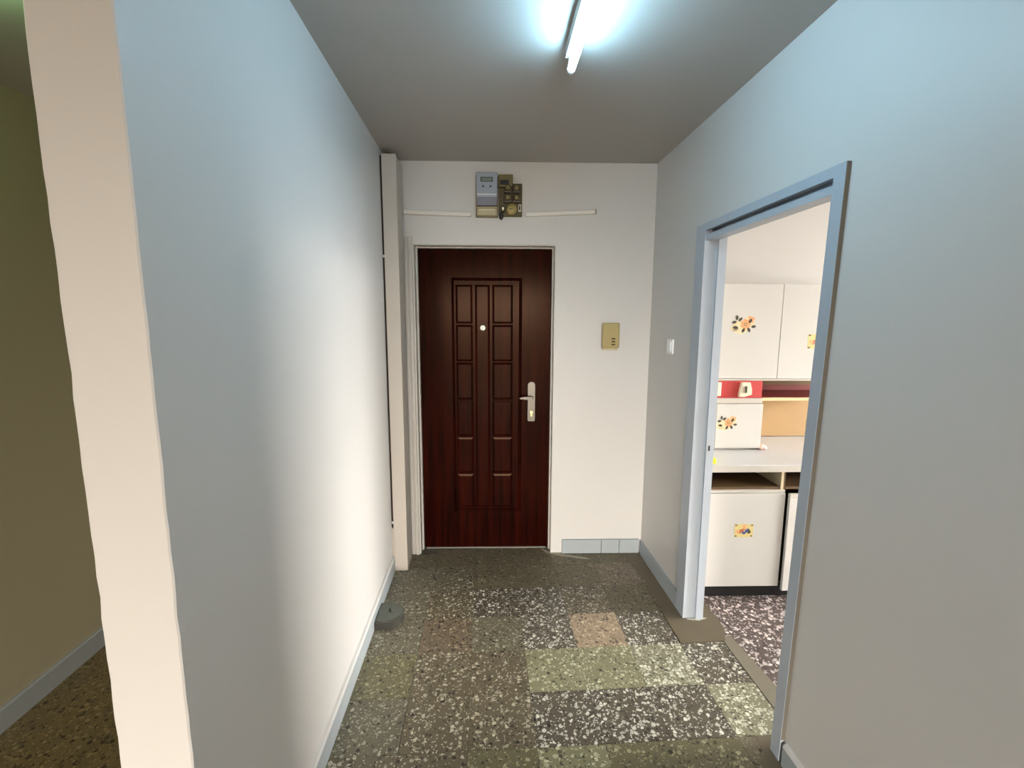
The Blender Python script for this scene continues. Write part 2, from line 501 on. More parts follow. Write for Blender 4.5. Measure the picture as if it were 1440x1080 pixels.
CHROME = mat('satin_chrome', (92, 88, 82), 0.34, metal=1.0)
DARKM = mat('dark_slot', (22, 20, 18), 0.6)

d1 = thing('door_1', 'dark mahogany entrance door with embossed panels in the end wall', None, bw(0, 0), ANG, kind='structure')
fr = bmesh.new()
for s, e in ((DU0, -1), (DU1, 1)):
    w = 0.016
    prism(fr, [(s, 0.0), (s, 0.165), (s - e * 0.03, 0.165), (s - e * 0.03, 0.128), (s - e * w, 0.128), (s - e * w, 0.06), (s - e * 0.006, 0.055), (s - e * 0.006, 0.0)], 0, DZ - 0.001)
box(fr, DU0 + 0.006, DU1 - 0.006, 0.0, 0.06, DZ - 0.006, DZ - 0.001)
box(fr, DU0 + 0.006, DU1 - 0.006, 0.06, 0.165, DZ - 0.014, DZ - 0.001)
obj('door_frame', fr, FRAMEM, d1)
ar = bmesh.new()      # moulded architrave on the left, between the pipe casing and the opening
prism(ar, [(-0.487, 0), (-0.487, -0.008), (-0.474, -0.008), (-0.470, -0.004), (-0.466, -0.004), (-0.462, -0.013), (-0.446, -0.013), (-0.440, -0.006), (-0.440, 0)], 0, 2.085)
obj('architrave', ar, FRAMEM, d1)
LD = 0.08
leaf = obj('leaf', bev(B((-0.420, 0.434, LD, LD + 0.045, 0.008, 2.024)), 0.003), WOODR, d1)
zs = [1.806, 1.549, 1.302, 1.046, 0.797, 0.541, 0.296]


def raised(u0, u1, z0, z1, h=0.006, c=0.014):
    bm = bmesh.new()
    lo = [bm.verts.new(p) for p in ((u0, LD, z0), (u1, LD, z0), (u1, LD, z1), (u0, LD, z1))]
    m1 = [bm.verts.new(p) for p in ((u0 + 0.002, LD - h * 0.6, z0 + 0.002), (u1 - 0.002, LD - h * 0.6, z0 + 0.002), (u1 - 0.002, LD - h * 0.6, z1 - 0.002), (u0 + 0.002, LD - h * 0.6, z1 - 0.002))]
    hi = [bm.verts.new(p) for p in ((u0 + c, LD - h, z0 + c), (u1 - c, LD - h, z0 + c), (u1 - c, LD - h, z1 - c), (u0 + c, LD - h, z1 - c))]
    for a, b_ in ((lo, m1), (m1, hi)):
        for k in range(4):
            bm.faces.new((a[k], a[(k + 1) % 4], b_[(k + 1) % 4], b_[k]))
    bm.faces.new(hi)
    bm.faces.new(lo[::-1])
    return bm


for u0, u1 in ((-0.186, -0.076), (0.052, 0.186)):
    for za, zb in zip(zs, zs[1:]):
        obj('door_panel', raised(u0, u1, zb + 0.004, za - 0.004), WOODR, leaf)
obj('centre_panel', raised(-0.060, 0.036, zs[-1] + 0.004, zs[0] - 0.004), WOODR, leaf)
bm = bmesh.new()
for u0, u1, z0, z1 in ((-0.212, -0.196, 0.268, 1.846), (0.226, 0.246, 0.268, 1.846)):
    prism(bm, [(u0, LD), (u0 + 0.004, LD - 0.007), ((u0 + u1) / 2, LD - 0.009), (u1 - 0.004, LD - 0.007), (u1, LD)], z0, z1)
for z0, z1 in ((0.268, 0.286), (1.828, 1.846)):
    prism(bm, [(LD, z0), (LD - 0.007, z0 + 0.004), (LD - 0.009, (z0 + z1) / 2), (LD - 0.007, z1 - 0.004), (LD, z1)], -0.196, 0.226, axis='x')
obj('moulding', bm, WOODR, leaf)
bm = bmesh.new()
prism(bm, [(0.288 + 0.024 + 0.024 * math.cos(a), 1.148 + 0.022 * math.sin(a)) for a in [PI * k / 8 for k in range(9)]] + [(0.288, 0.912), (0.292, 0.904), (0.332, 0.904), (0.336, 0.912)], LD - 0.010, LD, axis='y')
pl = obj('handle_plate', bm, CHROME, leaf, 'chrome backplate of the door handle')
bm = bmesh.new()
lathe(bm, [(0.011, LD - 0.05), (0.012, LD - 0.04), (0.011, LD - 0.01)], (0.312, 0, 1.067), 'y', 16)
prism(bm, [(0.318, 1.058), (0.322, 1.068), (0.316, 1.078), (0.27, 1.077), (0.236, 1.073), (0.228, 1.066), (0.236, 1.060), (0.27, 1.058)], LD - 0.056, LD - 0.042, axis='y')
bev(bm, 0.002, 1)
lv = obj('lever', bm, CHROME, leaf, 'chrome lever handle pointing left')
bm = bmesh.new()
lathe(bm, [(0.010, LD - 0.014), (0.010, LD - 0.009)], (0.312, 0, 0.965), 'y', 16)
box(bm, 0.307, 0.317, LD - 0.014, LD - 0.009, 0.938, 0.96)
obj('lock_cylinder', bm, mat('brass', (196, 176, 120), 0.3, metal=1.0), leaf)
bm = bmesh.new()
for z in (1.15, 0.985, 0.925):
    lathe(bm, [(0.004, LD - 0.012), (0.0045, LD - 0.0105), (0.0045, LD - 0.0095)], (0.312, 0, z), 'y', 10)
obj('screw', bm, CHROME, leaf)
bm = bmesh.new()
lathe(bm, [(0.020, LD - 0.006), (0.023, LD - 0.008), (0.021, LD - 0.016), (0.014, LD - 0.019), (0.009, LD - 0.017), (0.004, LD - 0.020)], (-0.010, 0, 1.526), 'y', 24)
obj('peephole', bm, mat('pale_chrome', (170, 166, 154), 0.4, metal=0.7), leaf, 'round pale chrome peephole')
obj('threshold', bev(B((DU0 + 0.03, DU1 - 0.03, 0.07, 0.16, 0.0005, 0.006)), 0.002, 1), mat('threshold_stone', (150, 144, 134), 0.6), d1)

# ---------------------------------------------------------------- kitchen doorway frame (door_2)
d2 = thing('door_2', 'open kitchen doorway with blue-grey painted frame and no door leaf', None, (0, 0, 0), 0, kind='structure')


def loft(bm, p0, z0, p1, z1):
    lo = [bm.verts.new((x, y, z0)) for x, y in p0]
    hi = [bm.verts.new((x, y, z1)) for x, y in p1]
    n = len(p0)
    bm.faces.new(lo[::-1]); bm.faces.new(hi)
    for k in range(n):
        bm.faces.new((lo[k], lo[(k + 1) % n], hi[(k + 1) % n], hi[k]))


HZ0, HZ1 = 2.000, 2.034


def near(z):
    yi = 1.432 - 0.024 * z
    yo = yi - 0.047
    yr = OYN0 + (OYN1 - OYN0) * z / OZ + 0.0005
    return [(1.052, yo), (1.052, yi), (1.115, yi), (1.115, yi + 0.013), (1.155, yi + 0.013), (1.155, yr), (1.0665, yr), (1.0665, yo)]


bm = bmesh.new(); loft(bm, near(0.0), 0.0, near(HZ0), HZ0)
obj('jamb', bm, BLUEGREY, d2)
fy = 2.186
far = [(1.052, fy), (1.052, 2.276), (1.0665, 2.276), (1.0665, 2.2615), (1.155, 2.2615), (1.155, fy - 0.016), (1.115, fy - 0.016), (1.115, fy - 0.004), (1.109, fy)]
bm = bmesh.new(); loft(bm, far, 0.0, far, HZ0)
farj = obj('jamb', bm, BLUEGREY, d2)
bm = bmesh.new()
yo1 = 1.432 - 0.024 * HZ0 - 0.047
# head: face board across both jambs, rebate behind it
yi1 = 1.432 - 0.024 * 1.98
for y0, y1, x0, x1, z0, z1 in ((yo1, 2.276, 1.052, 1.0665, 2.000, HZ1), (OYN1 + 0.03, 2.20, 1.0665, 1.075, 2.002, OZ - 0.0005),
                               (yi1 + 0.0005, fy - 0.0005, 1.058, 1.116, 1.955, 1.981), (OYN1 + 0.03, 2.25, 1.118, 1.155, 1.981, OZ - 0.0005)):
    box(bm, x0, x1, y0, y1, z0, z1)
obj('head', bm, BLUEGREY, d2)
obj('strike_plate', B((1.121, 1.137, fy - 0.0168, fy - 0.0158, 0.908, 0.962)), mat('painted_metal', (170, 176, 182), 0.4), farj)
obj('latch_hole', B((1.125, 1.134, fy - 0.0176, fy - 0.0166, 0.925, 0.952)), DARKM, farj)
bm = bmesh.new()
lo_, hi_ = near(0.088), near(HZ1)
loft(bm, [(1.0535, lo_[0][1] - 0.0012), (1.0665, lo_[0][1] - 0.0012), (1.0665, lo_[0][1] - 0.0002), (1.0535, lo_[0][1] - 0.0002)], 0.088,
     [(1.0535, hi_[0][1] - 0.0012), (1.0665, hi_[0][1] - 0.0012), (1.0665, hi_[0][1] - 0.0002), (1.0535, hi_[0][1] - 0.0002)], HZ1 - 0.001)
obj('jamb_edge', bm, mat('grey_brown_edge', (96, 90, 80), 0.8, bump=0.3, bscale=40, vary=0.25, vscale=5), d2, 'grey-brown outer edge of the near jamb')  # thin grey-brown strip over the outer side of the near jamb

# ---------------------------------------------------------------- pipe casing in the left corner
pc = thing('pipe_casing', 'tall pale boxed-in pipe casing in the left corner beside the entrance door', 'pipe casing', (XL, 2.745, 0))
w = -0.489 - XL
obj('front_board', bev(B((0.0115, w, 0.0, 0.013, 0.0, 2.498)), 0.003), DUCTM, pc)
sd = obj('side_board', B((w - 0.012, w - 0.0005, 0.013, 0.170, 0.0, 2.490)), DUCTM, pc)
obj('access_cover', bev(B((w - 0.0005, w + 0.002, 0.045, 0.150, 2.105, 2.32)), 0.001, 1), DUCTM, pc)
obj('gap_shade', B((0.0006, 0.0108, 0.008, 0.013, 0.285, 2.490)), mat('gap_shade_paint', (44, 32, 24), 0.8), pc, 'dark strip painting the shade in the gap beside the wall')  # dark colour stands in for the shade inside the gap
obj('gap_filler', B((0.0005, 0.0112, 0.002, 0.02, 0.1, 0.283)), DUCTM, pc)
obj('pipe', (lambda bm: (lathe(bm, [(0.02, 0.0), (0.02, 2.52)], (0.04, 0.07, 0), 'z', 16), bm)[1])(bmesh.new()), mat('old_pipe', (70, 44, 30), 0.7), pc, 'rusty pipe in the gap')
for z in (0.315, 1.93):
    obj('clip', bev(B((0.0008, 0.022, -0.006, 0.0, z, z + 0.016)), 0.002, 1), PLASTER, pc)

# ---------------------------------------------------------------- ceiling lamps
cl = thing('ceiling_light', 'bare fluorescent tube batten on the corridor ceiling', 'lamp', (0.295, 1.375, H))
cl.rotation_euler = (0, 0, -0.015)
BATM = mat('batten_paint', (196, 198, 196), 0.45)
obj('batten', bev(B((-0.010, 0.032, -0.36, 0.360, -0.042, 0.0)), 0.004), BATM, cl)
bm = bmesh.new()
lathe(bm, [(0.0125, -0.355), (0.0132, -0.353), (0.0132, 0.353), (0.0125, 0.355)], (0.012, 0, -0.076), 'y', 20)
obj('tube', bm, mat('tube_glow', (240, 250, 255), 0.4, emit=TUBE_C, estr=TUBE_E), cl, 'glowing white fluorescent tube')
for y in (-0.371, 0.355):
    bm = bmesh.new()
    lathe(bm, [(0.0135, y), (0.0135, y + 0.016)], (0.012, 0, -0.076), 'y', 20)
    obj('tube_cap', bm, mat('tube_cap_white', (235, 238, 238), 0.4), cl)
for y in (-0.362, 0.332):
    obj('lamp_holder', bev(B((0.0, 0.024, y, y + 0.022, -0.066, -0.041)), 0.002, 1), mat('holder_white', (230, 236, 226), 0.4), cl)
cp = thing('ceiling_light', 'round greenish glowing globe lamp on the left passage ceiling', 'lamp', (-1.335, 1.345, 2.478))
bm = bmesh.new()
lathe(bm, [(0.046, -0.03), (0.05, -0.015), (0.05, 0.0)], (0, 0, 0), 'z', 24)
obj('base', bm, BATM, cp)
bm = bmesh.new()
lathe(bm, [(0.004, -0.165), (0.035, -0.16), (0.062, -0.142), (0.076, -0.115), (0.078, -0.09), (0.070, -0.06), (0.052, -0.038), (0.045, -0.03)], (0, 0, 0), 'z', 24)
obj('globe', bm, mat('dome_glow', (230, 245, 225), 0.4, emit=(0.58, 1.0, 0.48), estr=PASSAGE_E), cp)

# ---------------------------------------------------------------- entrance wall: meter, fuse board, trunking, intercom
METERG = mat('meter_grey', (150, 157, 168), 0.45)
em = thing('electric_meter', 'grey electronic electricity meter with small screen above the entrance door', 'meter', bw(0.024, 0, 2.2), ANG)
obj('back_plate', bev(B((-0.070, 0.066, -0.012, -0.0005, 0.0, 0.245)), 0.003, 1), mat('meter_back', (126, 110, 86), 0.6), em)
obj('body', bev(B((-0.064, 0.064, -0.070, -0.012, 0.105, 0.250)), 0.008), METERG, em)
obj('screen', B((-0.038, 0.036, -0.0722, -0.0695, 0.192, 0.220)), mat('screen_bezel', (60, 66, 62), 0.3), em)
obj('display', B((-0.032, 0.030, -0.073, -0.0715, 0.195, 0.2145)), mat('lcd', (120, 130, 118), 0.25), em)
for u in (-0.022, 0.022):
    bm = bmesh.new()
    lathe(bm, [(0.005, -0.074), (0.006, -0.072), (0.006, -0.069)], (u, 0, 0.167), 'y', 14)
    obj('button', bm, mat('button_dark', (52, 52, 58), 0.5), em)
obj('cover_rim', bev(B((-0.058, 0.058, -0.073, -0.06, 0.117, 0.126)), 0.002, 1), mat('rim_white', (205, 206, 210), 0.4), em)
bm = bmesh.new()
prism(bm, [(-0.060, 0.058), (0.060, 0.058), (0.060, 0.116), (0.03, 0.109), (0, 0.106), (-0.03, 0.109), (-0.060, 0.116)], -0.066, -0.012, axis='y')
obj('window_cover', bm, mat('meter_cover', (128, 126, 136), 0.2), em)
obj('terminal_cover', bev(B((-0.062, 0.062, -0.058, -0.012, 0.004, 0.056)), 0.006), mat('yellowed_plastic', (166, 154, 118), 0.35), em, 'yellowed terminal cover')
obj('terminal_bar', bev(B((-0.050, 0.050, -0.062, -0.056, 0.030, 0.040)), 0.002, 1), mat('yellowed_light', (204, 194, 160), 0.35), em)
bm = bmesh.new()
lathe(bm, [(0.003, -0.03), (0.003, -0.012)], (-0.045, 0, 0.256), 'y', 8)
box(bm, -0.048, -0.042, -0.016, -0.0005, 0.24, 0.268)
obj('hanger', bm, METERG, em)

BAKE = mat('bakelite', (66, 54, 32), 0.35, vary=0.15, vscale=20)
BAKE2 = mat('olive_bakelite', (100, 88, 48), 0.4, vary=0.12, vscale=20)
BRASS = MATS['brass']
fb = thing('fuse_board', 'old brown fuse board with screw fuses right of the grey meter', 'fuse board', bw(0.168, 0, 2.2), ANG)
obj('backboard', bev(B((-0.074, 0.070, -0.014, -0.0005, 0.006, 0.200)), 0.003, 1), mat('board_brown', (88, 76, 46), 0.6, vary=0.2, vscale=18), fb)
obj('upper_box', bev(B((-0.076, 0.012, -0.050, -0.0005, 0.172, 0.243)), 0.006), BAKE2, fb)
obj('box_window', B((-0.066, -0.012, -0.0515, -0.049, 0.182, 0.210)), DARKM, fb)
for u, z in ((-0.017, 0.166), (0.036, 0.166), (-0.019, 0.109), (0.035, 0.109)):
    base = obj('fuse_holder', bev(B((u - 0.0235, u + 0.0235, -0.040, -0.014, z - 0.025, z + 0.025)), 0.005), BAKE, fb)
    bm = bmesh.new()
    lathe(bm, [(0.018, -0.040), (0.017, -0.056), (0.012, -0.062), (0.006, -0.062)], (u, 0, z), 'y', 14)
    obj('fuse_cap', bm, BAKE2, base)
    bm = bmesh.new()
    lathe(bm, [(0.003, -0.066), (0.0055, -0.064), (0.0055, -0.0615)], (u - 0.002, 0, z + 0.003), 'y', 10)
    obj('brass_contact', bm, BRASS, base)
bm = bmesh.new()
lathe(bm, [(0.033, -0.014), (0.033, -0.036), (0.029, -0.042), (0.010, -0.044)], (0.006, 0, 0.045), 'y', 28)
rd = obj('round_cover', bm, mat('round_olive', (150, 134, 76), 0.4), fb, 'round olive-yellow cover')
obj('cover_slot', B((-0.008, 0.012, -0.0455, -0.0435, 0.0435, 0.0475)), DARKM, rd)
bm = B((-0.058, -0.036, -0.040, -0.014, 0.028, 0.062)); bev(bm, 0.003, 1)
tm = obj('terminal', bm, BAKE, fb)
obj('terminal_plate', bev(B((-0.053, -0.041, -0.043, -0.040, 0.039, 0.055)), 0.001, 1), mat('bright_metal', (222, 212, 180), 0.3, metal=0.6), tm)
bm = B((0.046, 0.064, -0.026, -0.014, 0.034, 0.076)); bev(bm, 0.002, 1)
wl = obj('small_switch', bm, mat('switch_ivory', (206, 200, 180), 0.4), fb)
obj('switch_slot', B((0.051, 0.059, -0.0275, -0.0255, 0.042, 0.068)), DARKM, wl)
bm = bmesh.new()
prism(bm, [(-0.072, -0.006), (-0.055, -0.016), (-0.044, 0.0), (-0.05, 0.028), (-0.066, 0.03)], -0.030, -0.006, axis='y')
obj('cable_tail', bev(bm, 0.003, 1), mat('black_rubber', (30, 28, 26), 0.6), fb)

TRK = mat('trunking_white', (224, 219, 210), 0.4)


def trunking(label, u0, u1, z, tilt):
    t = thing('cable_trunking', label, 'trunking', bw((u0 + u1) / 2, 0, z), ANG, 'cable trunking on the entrance wall')
    t.rotation_euler = (0, tilt, ANG)
    l2 = (u1 - u0) / 2
    obj('channel', bev(B((-l2, l2, -0.017, -0.0005, -0.012, 0.012)), 0.002, 1), TRK, t)
    obj('lid', bev(B((-l2, l2, -0.021, -0.017, -0.0105, 0.0105)), 0.0015, 1), TRK, t)
    return t


trunking('thin white cable trunking between the pipe casing and the grey meter', -0.486, -0.075, 2.222, 0.03)
t2 = trunking('thin white cable trunking running right of the fuse board', 0.262, 0.690, 2.229, -0.045)
obj('end_cap', bev(B((0.2135, 0.219, -0.024, -0.0005, -0.012, 0.014)), 0.001, 1), mat('cap_grey', (110, 102, 90), 0.5), t2)

OLV = mat('yellowed_intercom', (160, 142, 88), 0.4)
ic = thing('intercom', 'yellowed plastic intercom box on the wall right of the entrance door', 'intercom', bw(0.8075, 0, 1.403), ANG)
obj('base', bev(B((-0.050, 0.050, -0.014, -0.0005, -0.014, 0.156)), 0.004), mat('intercom_pale', (190, 178, 140), 0.45), ic)
cv = obj('cover', bev(B((-0.055, 0.055, -0.036, -0.008, 0.0, 0.158)), 0.007), OLV, ic)
obj('recess', bev(B((-0.047, 0.034, -0.0375, -0.0355, 0.128, 0.150)), 0.001, 1), mat('intercom_recess', (160, 144, 90), 0.45), cv)
for z in (0.018, 0.036, 0.054):
    obj('speaker_slot', bev(B((0.004, 0.028, -0.0372, -0.0352, z, z + 0.008)), 0.001, 1), mat('slot_brown', (58, 44, 22), 0.7), cv)

sw = thing('light_switch', 'small white rocker light switch on the wall left of the kitchen doorway', 'switch', (XR, 2.552, 1.43))
obj('plate', bev(B((-0.010, -0.0005, -0.041, 0.041, -0.042, 0.042)), 0.003), mat('switch_white', (248, 248, 246), 0.35), sw)
obj('rocker', bev(B((-0.015, -0.009, -0.026, 0.026, -0.028, 0.028)), 0.002, 1), mat('switch_white', (248, 248, 246), 0.35), sw)

# ---------------------------------------------------------------- doorstop on the floor
ds = thing('doorstop', 'dark grey rubber doorstop weight on the floor against the left skirting', 'doorstop', (XL + 0.016, 2.262, 0))
pts = [(0.0, -0.083), (0.045, -0.080)]
for k in range(13):
    a = -PI * 0.38 + k * (PI * 0.76) / 12
    pts.append((0.052 + 0.082 * math.cos(a), 0.002 + 0.082 * math.sin(a)))
pts += [(0.045, 0.083), (0.0, 0.083)]
bm = bmesh.new()
prism(bm, pts, 0.0005, 0.046)
bmesh.ops.bevel(bm, geom=[e for e in bm.edges if all(v.co.z > 0.03 for v in e.verts)], offset=0.006, segments=2, affect='EDGES')
bm.normal_update()
for f in bm.faces:
    f.material_index = 1 if f.normal.z > 0.3 else 0  # top faces lighter, sides darker: light and shade painted into the rubber
obj('body', bm, [mat('rubber_shaded_side', (46, 45, 39), 0.5, bump=0.3, bscale=60, vary=0.2, vscale=25), mat('rubber_lit_top', (90, 92, 83), 0.7, bump=0.3, bscale=60, vary=0.12, vscale=25)], ds)
bm = bmesh.new()
prism(bm, [(0.054, 0.03), (0.064, 0.024), (0.066, 0.008), (0.074, -0.004), (0.066, -0.010), (0.055, 0.004)], 0.0455, 0.0468)
obj('finger_hole', bm, DARKM, ds)

# ---------------------------------------------------------------- kitchen
WHITE = mat('white_melamine', (204, 201, 195), 0.3, vary=0.01)
EDGE = mat('grey_edging', (196, 190, 180), 0.4)
BLACK = mat('black_plinth', (7, 6, 6), 0.6)
BWOOD = mat('brown_board', (88, 66, 36), 0.6, vary=0.2, vscale=12)
PLY = mat('plywood', (162, 130, 86), 0.55, vary=0.07, vscale=5)
RED = mat('red_paint', (186, 58, 58), 0.45, vary=0.04)
WT = mat('worktop_laminate', (202, 201, 200), 0.4, vary=0.05, vscale=5)
DECAL = [mat('decal_cream', (226, 208, 168), 0.5), mat('decal_leaf', (58, 54, 34), 0.5), mat('decal_peach', (226, 164, 112), 0.5),
         mat('decal_rust', (176, 96, 60), 0.5), mat('decal_blue', (70, 80, 130), 0.5), mat('decal_yellow', (214, 196, 130), 0.5)]


def blob(bm, cx, cz, rx, rz, a, y, mi, n=10, tip=0.0):
    vs = []
    for k in range(n):
        t = 2 * PI * k / n
        px, pz = rx * math.cos(t), rz * math.sin(t) * (1 - tip * abs(math.cos(t)) ** 3)
        vs.append(bm.verts.new((cx + px * math.cos(a) - pz * math.sin(a), y, cz + px * math.sin(a) + pz * math.cos(a))))
    bm.faces.new(vs).material_index = mi


def rose_decal(s, y, mirror=1):
    bm = bmesh.new()
    for cx, cz, rx, rz in ((-0.1, -0.15, 0.34, 0.26), (0.22, 0.05, 0.24, 0.22), (-0.32, -0.2, 0.16, 0.12)):
        blob(bm, cx * s, cz * s, rx * s, rz * s, 0, y, 0, 14)
    for cx, cz, r in ((0.30, 0.17, 0.09), (0.40, 0.20, 0.06), (0.24, 0.24, 0.06), (0.36, 0.08, 0.06)):
        blob(bm, cx * s, cz * s, r * s, r * s, 0, y - 0.0003, 2, 9)
    for k in range(7):
        a = 2 * PI * k / 7
        blob(bm, (0.10 + 0.12 * math.cos(a)) * s, (-0.03 + 0.12 * math.sin(a)) * s, 0.10 * s, 0.08 * s, a, y - 0.0003, 2, 8)
    blob(bm, 0.10 * s, -0.03 * s, 0.09 * s, 0.08 * s, 0.3, y - 0.0006, 5, 9)
    for k in range(5):
        a = 2 * PI * k / 5 + 0.4
        blob(bm, (0.10 + 0.05 * math.cos(a)) * s, (-0.03 + 0.05 * math.sin(a)) * s, 0.04 * s, 0.02 * s, a + 1.2, y - 0.0008, 3, 7)
    for cx, cz, a in ((-0.36, 0.05, 0.2), (-0.26, 0.22, 1.5), (-0.12, 0.16, 0.8), (-0.30, -0.16, -0.15), (0.02, -0.27, 1.1), (0.24, -0.25, -1.1), (0.42, -0.12, 0.1), (0.28, 0.10, 1.0)):
        blob(bm, cx * s, cz * s, 0.105 * s, 0.060 * s, a, y - 0.0009, 1, 10, 0.7)
    return bm


def square_decal(s, y):
    bm = bmesh.new()
    box(bm, -0.5 * s, 0.5 * s, y - 0.0004, y, -0.36 * s, 0.36 * s, 5)
    for cx, cz in ((-0.42, 0.3), (0.42, 0.3), (-0.42, -0.3), (0.42, -0.3)):
        blob(bm, cx * s, cz * s, 0.07 * s, 0.035 * s, 0, y - 0.0006, 1, 8)
    for k, (cx, cz, mi) in enumerate(((-0.12, 0.0, 3), (0.02, 0.12, 2), (0.10, -0.03, 4), (0.0, -0.12, 4), (-0.22, -0.06, 3), (0.22, 0.02, 4), (-0.05, 0.02, 3), (0.0, 0.26, 2), (0.28, -0.06, 1), (-0.32, -0.04, 2))):
        blob(bm, cx * s, cz * s, 0.11 * s, 0.09 * s, k, y - 0.0007 - 0.0001 * k, mi, 9)
    blob(bm, 0.02 * s, 0.0, 0.04 * s, 0.04 * s, 0, y - 0.002, 0, 8)
    return bm


def place(o, x, z):
    o.location = (x, 0, z)
    return o


# base units
bl = thing('base_cabinet', 'white base cabinet with a square floral sticker, left under the worktop', 'cabinet', kt(1.42, 0), ANG)
ox = 1.42
bm = B((1.19 - ox, 1.655 - ox, 0.535, 0.55, 0.09, 0.755), (1.19 - ox, 1.205 - ox, -0.015, 0.535, 0.085, 0.755), (1.205 - ox, 1.640 - ox, -0.01, 0.535, 0.085, 0.10))
obj('carcass', bm, BWOOD, bl)
obj('plinth', B((1.19 - ox, 1.665 - ox, 0.0, 0.03, 0.0005, 0.084)), BLACK, bl)
obj('slot_shelf', B((1.205 - ox, 1.640 - ox, -0.022, 0.535, 0.648, 0.664)), BWOOD, bl)
obj('divider', bev(B((1.640 - ox, 1.656 - ox, -0.024, 0.535, 0.10, 0.756)), 0.001, 1), mat('board_edge_cream', (206, 190, 156), 0.5), bl)
obj('top_rail', bev(B((1.19 - ox, 1.662 - ox, -0.036, -0.018, 0.6345, 0.650)), 0.002, 1), EDGE, bl)
dl = obj('cabinet_door', bev(B((1.19 - ox, 1.662 - ox, -0.041, -0.0235, 0.084, 0.632)), 0.003), WHITE, bl)
place(obj('floral_sticker', square_decal(0.105, -0.0415), DECAL, dl), 1.442 - ox, 0.418)
br = thing('base_cabinet', 'white base cabinet with its door slightly ajar, right under the worktop', 'cabinet', kt(1.98, 0), ANG)
ox = 1.98
bm = B((1.660 - ox, 2.3 - ox, 0.535, 0.55, 0.09, 0.755), (2.285 - ox, 2.3 - ox, -0.015, 0.535, 0.085, 0.755), (1.672 - ox, 2.285 - ox, -0.01, 0.535, 0.085, 0.10), (1.659 - ox, 1.671 - ox, -0.015, 0.535, 0.085, 0.755))
obj('carcass', bm, BWOOD, br)
obj('plinth', B((1.668 - ox, 2.3 - ox, 0.0, 0.03, 0.0005, 0.084)), BLACK, br)
obj('slot_shelf', B((1.672 - ox, 2.285 - ox, -0.016, 0.535, 0.648, 0.664)), BWOOD, br)
dr = obj('cabinet_door', bev(B((-0.620, 0, -0.018, 0, 0.064, 0.606)), 0.003), WHITE, br)
dr.location = (2.295 - ox, -0.018, 0); dr.rotation_euler = (0, 0, 0.035)
ed = obj('door_edging', bev(B((-0.620, 0, -0.018, 0, 0.6065, 0.634)), 0.002, 1), EDGE, dr)

wt = thing('worktop', 'long pale grey laminate kitchen worktop over the base cabinets', 'worktop', kt(1.74, 0, 0.757), ANG)
ox = 1.74
obj('slab', bev(B((1.185 - ox, 2.32 - ox, -0.048, 0.575, 0.0, 0.040)), 0.003), WT, wt)
obj('front_edge', bev(B((1.185 - ox, 2.32 - ox, -0.052, -0.048, 0.001, 0.037)), 0.001, 1), EDGE, wt)
WZ = 0.797

cc = thing('counter_cupboard', 'small white cupboard with a rose sticker standing on the worktop', 'cupboard', kt(1.52, 0.25, WZ), ANG)
ox = 1.52
obj('carcass', B((1.388 - ox, 1.660 - ox, 0.014, 0.320, 0.002, 0.318)), WHITE, cc)
obj('top_rail', bev(B((1.384 - ox, 1.661 - ox, -0.001, 0.013, 0.288, 0.319)), 0.002, 1), EDGE, cc)
dc = obj('cupboard_door', bev(B((1.384 - ox, 1.664 - ox, -0.008, 0.012, 0.014, 0.286)), 0.003), WHITE, cc)
place(obj('floral_sticker', rose_decal(0.125, -0.0085), DECAL, dc), 1.448 - ox, 0.175)

# red panel between the small cupboard and the wall cupboard, with cream switches; open niche to its right
sp = thing('splashback', 'coral red panel between the small cupboard and the wall cupboard', 'panel', kt(1.42, 0.262, WZ + 0.3195), ANG)
ox = 1.42
obj('panel', B((1.19 - ox, 1.661 - ox, 0.0, 0.012, 0.0, 0.103)), RED, sp)
obj('side_panel', B((1.649 - ox, 1.661 - ox, 0.012, 0.31, 0.0, 0.103)), RED, sp)
nr = thing('wall_shelf', 'open wooden shelf niche with plywood back, right of the coral red panel', 'shelf', kt(2.0, 0.275, WZ), ANG)
ox = 2.0
obj('shelf_board', bev(B((1.666 - ox, 2.34 - ox, -0.005, 0.306, 0.300, 0.319)), 0.002, 1), mat('pale_wood', (226, 198, 152), 0.45, vary=0.05, vscale=10), nr)
RED_SHADED = mat('shaded_red', (120, 34, 30), 0.5)  # red darkened to paint in the shade inside the niche
obj('red_lining', B((1.666 - ox, 2.34 - ox, 0.004, 0.306, 0.3192, 0.3212)), RED_SHADED, nr)
obj('plywood_back', B((1.666 - ox, 2.34 - ox, 0.300, 0.306, 0.004, 0.299)), PLY, nr)
obj('red_back', B((1.666 - ox, 2.34 - ox, 0.308, 0.316, 0.3215, 0.424)), RED_SHADED, nr)
obj('wooden_rail', B((1.666 - ox, 2.16 - ox, 0.285, 0.306, 0.358, 0.424)), mat('olive_wood', (104, 76, 36), 0.6, vary=0.1, vscale=10), nr)
CREAM = mat('cream_plastic', (232, 222, 196), 0.4)
ws = thing('wall_switch', 'cream tapered switch with a dark toggle on the coral red panel', 'switch', kt(1.549, 0.262, 1.171), ANG)
bm = bmesh.new()
prism(bm, [(-0.038, -0.045), (-0.004, -0.046), (0.040, -0.032), (0.038, 0.0), (0.028, 0.042), (-0.024, 0.042), (-0.031, 0.0)], -0.022, -0.0005, axis='y')
obj('body', bev(bm, 0.004), CREAM, ws)
obj('toggle', bev(B((-0.003, 0.005, -0.030, -0.021, -0.020, 0.020)), 0.001, 1), mat('toggle_dark', (70, 62, 52), 0.4), ws)
ws2 = thing('wall_socket', 'cream socket plate at the left end of the coral red panel', 'socket', kt(1.362, 0.262, 1.172), ANG)
obj('plate', bev(B((-0.044, 0.044, -0.014, -0.0005, -0.042, 0.042)), 0.004), CREAM, ws2)
